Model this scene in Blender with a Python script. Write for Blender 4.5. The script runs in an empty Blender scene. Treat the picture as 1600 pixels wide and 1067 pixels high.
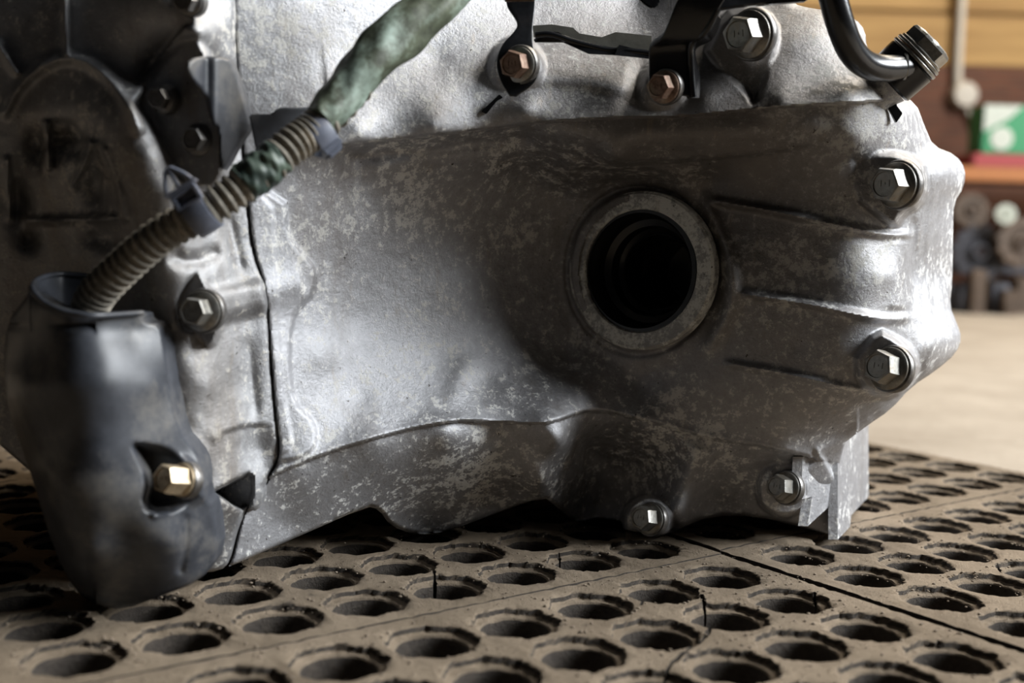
import bpy, bmesh, math, random
import numpy as np
from mathutils import Vector, Matrix
random.seed(7); np.random.seed(7)
sc = bpy.context.scene
C = sc.collection
# ------------------------------------------------------------------ camera, world, light, exposure
F, PITCH, ROLL, H = 1800.0, 0.09497, 0.0298, 0.126
right0 = Vector((1, 0, 0)); fwd = Vector((0, math.cos(PITCH), -math.sin(PITCH))); up0 = Vector((0, math.sin(PITCH), math.cos(PITCH)))
RX = math.cos(ROLL) * right0 + math.sin(ROLL) * up0
UX = -math.sin(ROLL) * right0 + math.cos(ROLL) * up0
cam_d = bpy.data.cameras.new('camera'); cam = bpy.data.objects.new('camera', cam_d); C.objects.link(cam)
M = Matrix.Identity(4)
for r in range(3):
    M[r][0], M[r][1], M[r][2] = RX[r], UX[r], -fwd[r]
M[2][3] = H
cam.matrix_world = M
cam_d.sensor_width = 36; cam_d.lens = F / 1600 * 36; cam_d.clip_start = 0.01; cam_d.clip_end = 60
cam_d.dof.use_dof = True; cam_d.dof.focus_distance = 0.445; cam_d.dof.aperture_fstop = 7.0; cam_d.dof.aperture_blades = 7
sc.camera = cam
w = bpy.data.worlds.new('world'); sc.world = w; w.use_nodes = True
w.node_tree.nodes['Background'].inputs[0].default_value = (0.62, 0.66, 0.75, 1)
w.node_tree.nodes['Background'].inputs[1].default_value = 0.012

def area(name, loc, target, sx, sy, power, col):
    d = bpy.data.lights.new(name, 'AREA'); d.shape = 'RECTANGLE'; d.size = sx; d.size_y = sy; d.energy = power; d.color = col
    o = bpy.data.objects.new(name, d); C.objects.link(o); o.location = loc
    o.rotation_euler = (Vector(target) - Vector(loc)).to_track_quat('-Z', 'Y').to_euler()
    return o
area('door_light', (2.4, 0.26, 1.45), (0.05, 0.45, 0.1), 1.0, 1.3, 146, (0.93, 0.97, 1.0))
area('roof_light', (1.3, 2.2, 2.3), (0.6, 2.2, 0.0), 1.2, 1.0, 40, (1.0, 0.87, 0.68))
area('added_top_fill', (1.5, 0.95, 2.1), (0.1, 0.45, 0.1), 0.7, 0.7, 38, (1.0, 0.96, 0.9))  # unseen fill, added to brighten upward-facing metal and the mats
sc.view_settings.view_transform = 'Standard'; sc.view_settings.look = 'None'
sc.view_settings.exposure = 0.0; sc.view_settings.gamma = 1; sc.view_settings.use_curve_mapping = False

# ------------------------------------------------------------------ materials
def mat(name):
    m = bpy.data.materials.new(name); m.use_nodes = True
    nt = m.node_tree; b = nt.nodes['Principled BSDF']
    return m, nt, b
def N(nt, t, **k):
    n = nt.nodes.new(t)
    for a, v in k.items():
        if hasattr(n, a): setattr(n, a, v)
        else: n.inputs[a.replace('_', ' ')].default_value = v
    return n
def noise(nt, scale, detail=6, rough=.6, vec=None):
    n = nt.nodes.new('ShaderNodeTexNoise'); n.inputs['Scale'].default_value = scale
    n.inputs['Detail'].default_value = detail; n.inputs['Roughness'].default_value = rough
    if vec is not None: nt.links.new(vec, n.inputs['Vector'])
    return n.outputs['Fac']
def ramp(nt, src, stops):
    n = nt.nodes.new('ShaderNodeValToRGB'); e = n.color_ramp.elements
    while len(e) < len(stops): e.new(0.5)
    for i, (p, c) in enumerate(stops):
        e[i].position = p; e[i].color = (c, c, c, 1) if not isinstance(c, tuple) else (*c, 1)
    nt.links.new(src, n.inputs[0]); return n.outputs[0]
def mix(nt, fac, a, b):
    n = nt.nodes.new('ShaderNodeMix'); n.data_type = 'RGBA'
    if isinstance(fac, float): n.inputs[0].default_value = fac
    else: nt.links.new(fac, n.inputs[0])
    for v, k in ((a, 6), (b, 7)):
        if isinstance(v, tuple): n.inputs[k].default_value = (*v, 1)
        else: nt.links.new(v, n.inputs[k])
    return n.outputs[2]
def coord(nt, scale=(1, 1, 1)):
    t = nt.nodes.new('ShaderNodeTexCoord'); m = nt.nodes.new('ShaderNodeMapping'); m.inputs['Scale'].default_value = scale
    nt.links.new(t.outputs['Object'], m.inputs[0]); return m.outputs[0]
def bump(nt, b, src, strength, dist=0.001):
    n = nt.nodes.new('ShaderNodeBump'); n.inputs['Strength'].default_value = strength; n.inputs['Distance'].default_value = dist
    nt.links.new(src, n.inputs['Height'])
    prev = b.inputs['Normal'].links
    if prev: nt.links.new(prev[0].from_socket, n.inputs['Normal'])
    nt.links.new(n.outputs[0], b.inputs['Normal'])
def simple(name, col, rough=.5, metal=0., nscale=300, var=.25, bs=.2, dust=None):
    m, nt, b = mat(name); v = coord(nt)
    n1 = noise(nt, nscale, 5, .65, v)
    dark = tuple(c * (1 - var) for c in col); light = tuple(min(1, c * (1 + var)) for c in col)
    c = mix(nt, ramp(nt, n1, [(.3, 0.), (.7, 1.)]), dark, light)
    if dust:
        n2 = noise(nt, nscale * .25, 7, .7, v)
        c = mix(nt, ramp(nt, n2, [(.5, 0.), (.68, 1.)]), c, dust)
    nt.links.new(c, b.inputs['Base Color'])
    b.inputs['Roughness'].default_value = rough; b.inputs['Metallic'].default_value = metal
    if bs: bump(nt, b, n1, bs, .0004)
    return m

def make_cast(name, base, oxide, grime, gthr, metal=.62, rough=.45, othr=.55, grime_shade=None):
    m, nt, b = mat(name); v = coord(nt)
    big = noise(nt, 22, 5, .6, v); mid = noise(nt, 230, 8, .75, v); fine = noise(nt, 900, 4, .7, v)
    vs = coord(nt, (1, 1, .22)); streak = noise(nt, 190, 6, .7, vs)
    c = mix(nt, ramp(nt, mid, [(.35, 0.), (.65, 1.)]), tuple(x * .78 for x in base), base)
    # chalky oxide flecks, gathered in patches
    mm = nt.nodes.new('ShaderNodeMath'); mm.operation = 'MULTIPLY_ADD'; nt.links.new(big, mm.inputs[0]); mm.inputs[1].default_value = .45; nt.links.new(mid, mm.inputs[2])
    m2 = nt.nodes.new('ShaderNodeMath'); m2.operation = 'MULTIPLY_ADD'; nt.links.new(fine, m2.inputs[0]); m2.inputs[1].default_value = .35; nt.links.new(mm.outputs[0], m2.inputs[2])
    ox = ramp(nt, m2.outputs[0], [(min(.99, othr + .40), 0.), (min(1., othr + .50), 1.)])
    c = mix(nt, ox, c, oxide)
    gr = ramp(nt, noise(nt, 17, 7, .65, vs), [(gthr, 0.), (gthr + .2, .75)])
    c = mix(nt, gr, c, grime)
    if grime_shade:       # oily grime round the bore, deepened to paint the face's shade into the colour
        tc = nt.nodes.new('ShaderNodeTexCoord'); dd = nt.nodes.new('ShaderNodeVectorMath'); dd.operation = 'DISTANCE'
        nt.links.new(tc.outputs['Object'], dd.inputs[0]); dd.inputs[1].default_value = grime_shade
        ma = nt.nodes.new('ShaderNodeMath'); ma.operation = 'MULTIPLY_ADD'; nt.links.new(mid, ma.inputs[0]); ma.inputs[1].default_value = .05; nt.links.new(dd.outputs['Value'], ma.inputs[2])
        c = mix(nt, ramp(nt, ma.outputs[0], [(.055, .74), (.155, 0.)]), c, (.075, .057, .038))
    pit = ramp(nt, noise(nt, 520, 3, .6, v), [(.26, 1.), (.31, 0.)])
    c = mix(nt, pit, c, (.05, .04, .03))
    st = ramp(nt, streak, [(.60, 0.), (.75, .5)])
    c = mix(nt, st, c, (.33, .27, .2))
    nt.links.new(c, b.inputs['Base Color'])
    rr = nt.nodes.new('ShaderNodeMapRange'); nt.links.new(ox, rr.inputs[0]); rr.inputs[3].default_value = rough; rr.inputs[4].default_value = .8
    nt.links.new(rr.outputs[0], b.inputs['Roughness'])
    mr = nt.nodes.new('ShaderNodeMapRange'); nt.links.new(ox, mr.inputs[0]); mr.inputs[3].default_value = metal; mr.inputs[4].default_value = .1
    nt.links.new(mr.outputs[0], b.inputs['Metallic'])
    bump(nt, b, fine, .3, .0006); bump(nt, b, mid, .45, .0012)
    return m
CAST = make_cast('cast_aluminium', (.50, .50, .52), (.78, .77, .74), (.14, .105, .07), .56, grime_shade=(.068, .455, .155))
BELL = make_cast('cast_aluminium_grimy', (.42, .42, .43), (.62, .60, .56), (.14, .10, .06), .50)
STEEL = simple('bolt_steel', (.31, .30, .275), .35, .8, 600, .3, .25, (.25, .21, .16))
DSTEEL = simple('bolt_dark_steel', (.2, .19, .18), .4, .8, 600, .3, .25)
RUST = simple('bolt_rust', (.20, .12, .085), .5, .5, 500, .4, .4, (.30, .24, .18))
BRASSY = simple('bolt_yellow_zinc', (.50, .40, .27), .4, .6, 500, .3, .3)
BLACK = simple('black_painted_steel', (.010, .0105, .012), .26, 0., 400, .3, .12)
PLASTIC = simple('dusty_black_plastic', (.050, .054, .064), .42, 0., 120, .35, .15, (.14, .13, .115))
RUBBER = simple('black_seal_rubber', (.008, .008, .008), .3, 0., 500, .3, .1)
CLIP = simple('grey_plastic_clip', (.15, .165, .21), .45, 0., 200, .2, .1, (.24, .19, .16))
CONDUIT = simple('dusty_corrugated_plastic', (.20, .18, .145), .7, 0., 350, .4, .3, (.42, .37, .30))
TAPE = simple('green_wrapped_tape', (.085, .10, .065), .6, 0., 160, .6, .8, (.34, .44, .38))
DTAPE = simple('dark_green_tape', (.03, .05, .04), .5, 0., 90, .5, .5, (.16, .2, .15))
SHIELD = simple('dull_metal_sheet', (.30, .29, .25), .5, .5, 200, .2, .2)

# ------------------------------------------------------------------ scene helpers
cr, sr = math.cos(ROLL), math.sin(ROLL); cp, sp = math.cos(PITCH), math.sin(PITCH)
def ray(px, py):
    x = (px - 800.) / F; y = (py - 533.5) / F
    u = cr * x + sr * y; v = -sr * x + cr * y
    return u, cp - v * sp, -sp - v * cp
def world(px, py, Y, floor=0.0006):
    px = np.asarray(px, float); py = np.asarray(py, float); Y = np.asarray(Y, float)
    a, b, c = ray(px, py); t = Y / b
    if floor is not None:
        tg = np.where(c < 0, (floor - H) / np.minimum(c, -1e-6), 1e9); t = np.minimum(t, tg)
    return np.stack([a * t, b * t, H + c * t], -1)
def P(px, py, Y, floor=None):
    return Vector(world(px, py, Y, floor).tolist())
def link(name, me, m, parent=None, smooth=True):
    o = bpy.data.objects.new(name, me); C.objects.link(o)
    if m: me.materials.append(m)
    if parent is not None: o.parent = parent
    if smooth and len(me.polygons): me.polygons.foreach_set('use_smooth', [True] * len(me.polygons))
    return o
def frombm(name, bm, m, parent=None, smooth=True, angle=None):
    bmesh.ops.recalc_face_normals(bm, faces=bm.faces)
    me = bpy.data.meshes.new(name); bm.to_mesh(me); bm.free()
    o = link(name, me, m, parent, smooth)
    if smooth and angle:
        me.set_sharp_from_angle(angle=math.radians(angle))
    return o
def empty(name, loc, label, cat, group=None):
    o = bpy.data.objects.new(name, None); C.objects.link(o); o.location = loc; o.empty_display_size = .02
    tag(o, label, cat, group); return o
def tag(o, label, cat, group=None, kind=None):
    if label: o['label'] = label
    if cat: o['category'] = cat
    if group: o['group'] = group
    if kind: o['kind'] = kind
    return o
def rebase(o):           # children were modelled in world space: keep them there under a moved empty
    for c in o.children: c.matrix_parent_inverse = Matrix.Translation(-Vector(o.location))

class Poly:              # polyline queries, vectorised
    def __init__(s, pts): s.p = np.array(pts, float)
    def q(s, X, Y):
        best = np.full(X.shape, 1e9); side = np.zeros(X.shape); tt = np.zeros(X.shape); nx = X.copy(); ny = Y.copy()
        L = np.r_[0, np.cumsum(np.hypot(*(s.p[1:] - s.p[:-1]).T))]
        for k in range(len(s.p) - 1):
            a, b = s.p[k], s.p[k + 1]; d = b - a; l2 = d @ d
            if l2 < 1e-9: continue
            t = np.clip(((X - a[0]) * d[0] + (Y - a[1]) * d[1]) / l2, 0, 1)
            cx, cy = a[0] + t * d[0], a[1] + t * d[1]
            dist = np.hypot(X - cx, Y - cy); m = dist < best
            best = np.where(m, dist, best); side = np.where(m, np.sign(d[0] * (Y - a[1]) - d[1] * (X - a[0])), side)
            tt = np.where(m, (L[k] + t * math.sqrt(l2)) / L[-1], tt); nx = np.where(m, cx, nx); ny = np.where(m, cy, ny)
        return best, side, tt, nx, ny
def inside(poly, X, Y):
    r = np.zeros(X.shape, bool); p = poly; n = len(p)
    for i in range(n):
        x1, y1 = p[i]; x2, y2 = p[(i + 1) % n]
        if y1 == y2: continue
        c = ((y1 > Y) != (y2 > Y)) & (X < (x2 - x1) * (Y - y1) / (y2 - y1) + x1)
        r ^= c
    return r
def smooth_poly(pts, it=1, closed=True):
    p = [tuple(map(float, q)) for q in pts]
    for _ in range(it):
        o = []
        n = len(p)
        rng = range(n) if closed else range(n - 1)
        if not closed: o.append(p[0])
        for i in rng:
            a, b = p[i], p[(i + 1) % n]
            o.append((.75 * a[0] + .25 * b[0], .75 * a[1] + .25 * b[1])); o.append((.25 * a[0] + .75 * b[0], .25 * a[1] + .75 * b[1]))
        if not closed: o.append(p[-1])
        p = o
    return p
class RBF:
    def __init__(s, pts):
        s.p = np.array(pts, float); n = len(s.p)
        d = np.sqrt((s.p[:, None, 0] - s.p[None, :, 0]) ** 2 + (s.p[:, None, 1] - s.p[None, :, 1]) ** 2 + 12 ** 2)
        A = np.zeros((n + 1, n + 1)); A[:n, :n] = d; A[n, :n] = 1; A[:n, n] = 1
        s.w = np.linalg.solve(A, np.r_[s.p[:, 2], 0])
    def __call__(s, X, Y):
        r = np.full(X.shape, s.w[-1])
        for (a, b, _), w_ in zip(s.p, s.w): r = r + w_ * np.sqrt((X - a) ** 2 + (Y - b) ** 2 + 144)
        return r
def sst(x, a, b):
    t = np.clip((x - a) / (b - a), 0, 1); return t * t * (3 - 2 * t)
def relief(name, outline, depth, m, parent, step=3., back=.6, hole=None, hole_c=None, thick=None, bev=None, label=None, outline_smooth=1):
    """a closed solid whose front is a modelled surface; depth() gives the distance of that surface in metres"""
    ol = smooth_poly(outline, outline_smooth) if outline_smooth else outline
    a = np.array(ol); x0, y0 = a.min(0) - step; x1, y1 = a.max(0) + step
    xs = np.arange(x0, x1 + step, step); ys = np.arange(y0, y1 + step, step)
    GX, GY = np.meshgrid(xs, ys)
    cx = (GX[:-1, :-1] + GX[1:, 1:]) / 2; cy = (GY[:-1, :-1] + GY[1:, 1:]) / 2
    keep = inside(ol, cx, cy)
    if hole is not None: keep &= ~hole(cx, cy)
    ny_, nx_ = keep.shape
    cnt = np.zeros(GX.shape, int)
    for dy in (0, 1):
        for dx in (0, 1): cnt[dy:dy + ny_, dx:dx + nx_] += keep
    bd = (cnt > 0) & (cnt < 4)
    pl = Poly(ol + [ol[0]])
    bx, by = GX[bd], GY[bd]; d, _, _, qx, qy = pl.q(bx, by)
    near = d < step * 1.6
    bx2 = np.where(near, qx, bx); by2 = np.where(near, qy, by)
    GX = GX.copy(); GY = GY.copy(); GX[bd] = bx2; GY[bd] = by2
    used = cnt > 0; idx = -np.ones(GX.shape, int); idx[used] = np.arange(used.sum())
    X, Y = GX[used], GY[used]
    dist = pl.q(X, Y)[0]
    D = depth(X, Y, dist)
    V = world(X, Y, D)
    iy, ix = np.nonzero(keep)
    Q = np.stack([idx[iy, ix], idx[iy + 1, ix], idx[iy + 1, ix + 1], idx[iy, ix + 1]], 1)
    me = bpy.data.meshes.new(name); me.from_pydata(V.tolist(), [], Q.tolist())
    bm = bmesh.new(); bm.from_mesh(me)
    be = [e for e in bm.edges if e.is_boundary]
    ret = bmesh.ops.extrude_edge_only(bm, edges=be)
    nv = [g for g in ret['geom'] if isinstance(g, bmesh.types.BMVert)]; ne = [g for g in ret['geom'] if isinstance(g, bmesh.types.BMEdge)]
    for v in nv:
        if hole_c is not None and (v.co - P(*hole_c, v.co.y)).length < .036: v.co.y += .004
        elif thick is not None: v.co.y += thick
        else: v.co.y = back
    if thick is not None:
        pass
    ne = [e for e in ne if thick is not None or all(abs(v.co.y - back) < 1e-6 for v in e.verts)]
    try: bmesh.ops.edgeloop_fill(bm, edges=ne) if thick is None else None
    except Exception: pass
    bm.to_mesh(me); bm.free()
    o = link(name, me, m, parent)
    me.set_sharp_from_angle(angle=math.radians(55))
    if label: o['label'] = label
    return o

def feat(kind, pts, **k): return (kind, Poly(smooth_poly(pts, 1, False)) if len(pts) > 1 else pts[0], k)
def apply(D, X, Y, feats):
    """D in mm of distance; a positive height comes towards the viewer"""
    for kind, pl, k in feats:
        if kind == 'pad':       # flat machined pad with soft surround
            cx, cy = pl; rx = k['r']; ry = k.get('ry', rx)
            r = np.hypot((X - cx) / rx, (Y - cy) / ry) * rx
            w_ = 1 - sst(r, rx, rx + k.get('soft', 12))
            tgt = k['d'] + k.get('sx', 0) * (X - cx) + k.get('sy', 0) * (Y - cy)
            D = D * (1 - w_) + tgt * w_
        elif kind == 'polypad':
            d, s, t, _, _ = pl.q(X, Y); sd = np.where(inside([tuple(q) for q in pl.p], X, Y), d, -d)
            w_ = sst(sd, -k.get('soft', 5), k.get('soft', 5))
            tgt = k['d'] + k.get('sx', 0) * (X - pl.p[:, 0].mean()) + k.get('sy', 0) * (Y - pl.p[:, 1].mean())
            D = D * (1 - w_) + tgt * w_
        elif kind == 'raise':
            d, s, t, _, _ = pl.q(X, Y); sd = np.where(inside([tuple(q) for q in pl.p], X, Y), d, -d)
            D = D - k['h'] * sst(sd, -k.get('soft', 5), k.get('soft', 5))
        elif kind == 'ring':
            cx, cy = pl; ry = k['r']; q = k.get('q', 1.)
            r = np.hypot((X - cx) / q, Y - cy)
            D = D - k['h'] * np.exp(-((r - ry) / k['w']) ** 2)
        elif kind == 'blob':
            cx, cy = pl
            D = D - k['h'] * np.exp(-((X - cx) / k['rx']) ** 2 - ((Y - cy) / k['ry']) ** 2)
        else:
            d, s, t, _, _ = pl.q(X, Y)
            e = k.get('end', .08)
            amp = k['h'] * (sst(t, 0, e) * (1 - sst(t, 1 - e, 1)) if e > 0 else 1)
            if kind == 'ridge': D = D - amp * np.exp(-(d / k['w']) ** 2)
            elif kind == 'edge':     # sharp shoulder: raised on the left side of the travel direction, fading away
                sd = -d * s          # positive on raised side
                up = np.where(sd > 0, np.exp(-sd / k['w']), 0) * 1.
                low = np.where(sd <= 0, np.exp(sd / k.get('w2', 5)), 0) * k.get('low', 0)
                rise = sst(sd, -k.get('sharp', 3) * 1.4, k.get('sharp', 3) * 1.4)
                D = D - amp * (up * rise) + amp * low * 0
            elif kind == 'rope':
                D = D - amp * np.exp(-(d / (.72 * k['w'])) ** 4)
    return D
def vnoise(X, Y, s, seed=0):
    rng = np.random.RandomState(seed); r = 0
    for i in range(7):
        a = rng.uniform(0, 2 * math.pi); f = s * rng.uniform(.6, 1.6); ph = rng.uniform(0, 6.3)
        r = r + np.sin((X * math.cos(a) + Y * math.sin(a)) * f + ph + 1.5 * np.sin((X * math.sin(a) - Y * math.cos(a)) * f * .7 + ph * 2))
    return r / 7

def tube(name, pts, rad, m, parent, seg=20, rfun=None, cap=True, n=None, flat=None):
    """pts: world Vectors (smoothed by Catmull-Rom); rad: metres or list"""
    pts = [Vector(p) for p in pts]; k = len(pts); n = n or (k - 1) * 10
    def cat(t):
        i = min(int(t), k - 2); f = t - i
        p0, p1, p2, p3 = pts[max(i - 1, 0)], pts[i], pts[i + 1], pts[min(i + 2, k - 1)]
        return .5 * ((2 * p1) + (-p0 + p2) * f + (2 * p0 - 5 * p1 + 4 * p2 - p3) * f * f + (-p0 + 3 * p1 - 3 * p2 + p3) * f ** 3)
    bm = bmesh.new(); rings = []; prev = None
    S = [cat(i / n * (k - 1)) for i in range(n + 1)]
    for i in range(n + 1):
        t = (S[min(i + 1, n)] - S[max(i - 1, 0)]).normalized()
        if prev is None: nrm = t.orthogonal().normalized()
        else: nrm = (prev - t * prev.dot(t)).normalized()
        prev = nrm; bi = t.cross(nrm)
        r = rad if not isinstance(rad, (list, tuple)) else np.interp(i / n * (k - 1), range(k), rad)
        ring = []
        for j in range(seg):
            a = 2 * math.pi * j / seg; rr = r * (rfun(i / n, a) if rfun else 1)
            ring.append(bm.verts.new(S[i] + (nrm * math.cos(a) + bi * math.sin(a)) * rr))
        rings.append(ring)
    for i in range(n):
        for j in range(seg): bm.faces.new((rings[i][j], rings[i][(j + 1) % seg], rings[i + 1][(j + 1) % seg], rings[i + 1][j]))
    if cap:
        bm.faces.new(rings[0]); bm.faces.new(rings[-1][::-1])
    return frombm(name, bm, m, parent, True, 50)
def basis(nrm, upv=Vector((0, 0, 1))):
    z = Vector(nrm).normalized(); x = upv.cross(z).normalized(); y = z.cross(x)
    return x, y, z
def lathe(name, prof, c, nrm, m, parent, seg=48, close=True, angle=35, hexa=None):
    """prof: (radius, height along nrm); hexa: set of profile indices with six-sided section"""
    x, y, z = basis(nrm); bm = bmesh.new(); R = []
    for i, (r, h) in enumerate(prof):
        ring = []
        for j in range(seg):
            a = 2 * math.pi * j / seg; rr = r
            if hexa and i in hexa:
                b = (a + (hexa[i] if isinstance(hexa, dict) else 0)) % (math.pi / 3) - math.pi / 6
                rr = r * math.cos(math.pi / 6) / math.cos(b)
            ring.append(bm.verts.new(Vector(c) + x * rr * math.cos(a) + y * rr * math.sin(a) + z * h))
        R.append(ring)
    for i in range(len(R) - 1):
        for j in range(seg): bm.faces.new((R[i][j], R[i][(j + 1) % seg], R[i + 1][(j + 1) % seg], R[i + 1][j]))
    if close: bm.faces.new(R[0][::-1]); bm.faces.new(R[-1])
    return frombm(name, bm, m, parent, True, angle)
def facing(px, py, left=25, up=0):
    """outward normal that looks back along the line of sight, turned to the left / up by degrees"""
    a, b, c = ray(px, py); v = -Vector((a, b, c)).normalized()
    v = Matrix.Rotation(math.radians(-left), 3, 'Z') @ v
    x = Vector((0, 0, 1)).cross(v).normalized()
    v = Matrix.Rotation(math.radians(-up), 3, x) @ v
    return v
def bolt(px, py, Y, rpx, parent, m=None, left=24, up=2, rot=0., head=.95, washer=True, label=None, hexr=.74, fl=None, mark=True):
    """flange head bolt: hexagonal head with chamfer and dished mark, on a washer flange; (px,py) is the flange centre"""
    m = m or STEEL; s = Y / F; R = rpx * s; n = facing(px, py, left, up); c = P(px, py, Y)
    rh = R * hexr; hh = R * head; off = math.radians(round(rot / 6) * 6)
    hx = {i: off for i in (0, 1, 2)}
    prof = [(rh * 1.08, 0), (rh * 1.08, hh * .82), (rh * .99, hh * .98)]
    prof += [(rh * .80, hh), (rh * .74, hh), (rh * .70, hh * .93), (rh * .3, hh * .92), (rh * .02, hh * .92)]
    o = lathe('bolt', prof, c + n * R * .12, n, m, parent, 60, True, 28, hx)
    o2 = lathe('flange', [(R * .3, -.0015), (R * .96, -.0015), (R, R * .02), (R, R * .16), (R * .94, R * .22), (rh * .9, R * .30)], c, n, fl or m, o, 48)
    if washer:
        lathe('washer', [(R * .3, -.003), (R * 1.10, -.003), (R * 1.12, -.002), (R * 1.12, -.0006), (R * 1.08, 0), (R * .3, 0)], c, n, DSTEEL, o, 48)
    if mark:     # raised forging mark (two small bars and a dot) on the head
        bm = bmesh.new(); x, y, z = basis(n)
        for k in range(3):
            cc = c + n * (R * .12 + hh * .93) + x * rh * (.28 * (k - 1)) + y * rh * .05
            g = bmesh.ops.create_cube(bm, size=1)
            for v in g['verts']:
                q = v.co.copy(); v.co = cc + x * q.x * rh * .09 + y * q.y * rh * (.36 if k != 1 else .12) + z * q.z * rh * .06
        frombm('forging_mark', bm, m, o, False)
    if label: o['label'] = label
    return o
def slab(name, pts, Y, th, m, parent, bevel=.0006, ydelta=None):
    """flat plate: outline px points with per-point distance, real thickness"""
    bm = bmesh.new(); Ys = Y if isinstance(Y, (list, tuple)) else [Y] * len(pts)
    a = [bm.verts.new(P(x, y, d, .0006)) for (x, y), d in zip(pts, Ys)]
    f = bm.faces.new(a); r = bmesh.ops.extrude_face_region(bm, geom=[f])
    for v in r['geom']:
        if isinstance(v, bmesh.types.BMVert): v.co.y += th
    if bevel: bmesh.ops.bevel(bm, geom=list(bm.edges), offset=bevel, segments=2, affect='EDGES', clamp_overlap=True)
    bmesh.ops.triangulate(bm, faces=[f for f in bm.faces if len(f.verts) > 4])
    return frombm(name, bm, m, parent, True, 40)
def ribbon(name, L, R_, th, m, parent, n=10):
    """bent strip: left and right px/Y control triples swept and thickened"""
    def cr_(A, t):
        k = len(A); i = min(int(t), k - 2); f = t - i
        g = [np.array(A[max(i - 1, 0)], float), np.array(A[i], float), np.array(A[i + 1], float), np.array(A[min(i + 2, k - 1)], float)]
        return .5 * ((2 * g[1]) + (-g[0] + g[2]) * f + (2 * g[0] - 5 * g[1] + 4 * g[2] - g[3]) * f * f + (-g[0] + 3 * g[1] - 3 * g[2] + g[3]) * f ** 3)
    k = len(L); T = [(k - 1) * i / (n * (k - 1)) for i in range(n * (k - 1) + 1)]
    bm = bmesh.new(); rows = []
    for t in T:
        a = P(*cr_(L, t)); b = P(*cr_(R_, t)); rows.append([bm.verts.new(a.lerp(b, s)) for s in (0, .25, .5, .75, 1)])
    for i in range(len(rows) - 1):
        for j in range(4): bm.faces.new((rows[i][j], rows[i][j + 1], rows[i + 1][j + 1], rows[i + 1][j]))
    bmesh.ops.recalc_face_normals(bm, faces=bm.faces)
    me = bpy.data.meshes.new(name); bm.to_mesh(me); bm.free()
    o = link(name, me, m, parent)
    md = o.modifiers.new('solid', 'SOLIDIFY'); md.thickness = th; md.offset = 0
    b = o.modifiers.new('bev', 'BEVEL'); b.width = th * .3; b.segments = 2; b.limit_method = 'ANGLE'; b.angle_limit = 1.0
    return o
def box(name, c, s, m, parent=None, bev=.001, rz=0):
    bm = bmesh.new(); bmesh.ops.create_cube(bm, size=1)
    R_ = Matrix.Rotation(rz, 3, 'Z')
    for v in bm.verts: v.co = Vector(c) + R_ @ Vector((v.co.x * s[0], v.co.y * s[1], v.co.z * s[2]))
    if bev: bmesh.ops.bevel(bm, geom=list(bm.edges), offset=bev, segments=2, affect='EDGES')
    return frombm(name, bm, m, parent, True, 40)

# ------------------------------------------------------------------ setting: floor, walls
def concrete():
    m, nt, b = mat('dusty_concrete'); v = coord(nt)
    n1 = noise(nt, 6, 8, .65, v); n2 = noise(nt, 45, 6, .7, v)
    c = mix(nt, ramp(nt, n1, [(.35, 0.), (.65, 1.)]), (.30, .25, .195), (.42, .36, .29))
    c = mix(nt, ramp(nt, n2, [(.56, 0.), (.72, .7)]), c, (.25, .205, .155))
    nt.links.new(c, b.inputs['Base Color']); b.inputs['Roughness'].default_value = .75; bump(nt, b, n2, .4, .003); return m
def brickwall():
    m, nt, b = mat('old_brickwork'); v = coord(nt)
    rot = nt.nodes.new('ShaderNodeMapping'); rot.inputs['Rotation'].default_value = (math.radians(90), 0, 0); nt.links.new(v, rot.inputs[0])
    br = nt.nodes.new('ShaderNodeTexBrick'); nt.links.new(rot.outputs[0], br.inputs['Vector'])
    br.inputs['Scale'].default_value = 1.0; br.inputs['Brick Width'].default_value = .045; br.inputs['Row Height'].default_value = .0145; br.inputs['Mortar Size'].default_value = .0016
    br.inputs['Color1'].default_value = (.115, .036, .016, 1); br.inputs['Color2'].default_value = (.075, .025, .013, 1); br.inputs['Mortar'].default_value = (.10, .055, .03, 1)
    nt.links.new(br.outputs[0], b.inputs['Base Color']); b.inputs['Roughness'].default_value = .85
    bump(nt, b, br.outputs['Fac'], -.5, .003); return m
CONC = concrete(); BRICK = brickwall()
def plankmat():
    m, nt, b = mat('ochre_boards'); v = coord(nt, (.25, 1, 3)); n1 = noise(nt, 14, 6, .6, v)
    nt.links.new(mix(nt, ramp(nt, n1, [(.35, 0.), (.65, 1.)]), (.27, .145, .038), (.40, .235, .075)), b.inputs['Base Color']); b.inputs['Roughness'].default_value = .7; return m
OCHRE = plankmat()
YW = 2.75
fl = box('floor', (.4, 2.5, -.0645), (7, 4.8, .1), CONC, bev=0); fl['kind'] = 'structure'
zb = P(1500, 103, YW).z
wb = box('wall_back', (.4, YW + .1, (-.0145 + zb) / 2), (7, .2, zb + .0145), BRICK, bev=0); wb['kind'] = 'structure'
wt = bpy.data.objects.new('wall_upper', None); C.objects.link(wt); wt.location = (.4, YW, zb); wt['kind'] = 'structure'
zz = zb
k = 0
while k < 8:       # broad horizontal boards above the brickwork
    hgt = .15 if k else .125
    o = box('board', (.4, YW + .075 + .006 * (k % 2), zz + hgt / 2 - .003), (7, .14, hgt - .006), OCHRE, wt, .004); zz += hgt; k += 1
rebase(wt)

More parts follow.
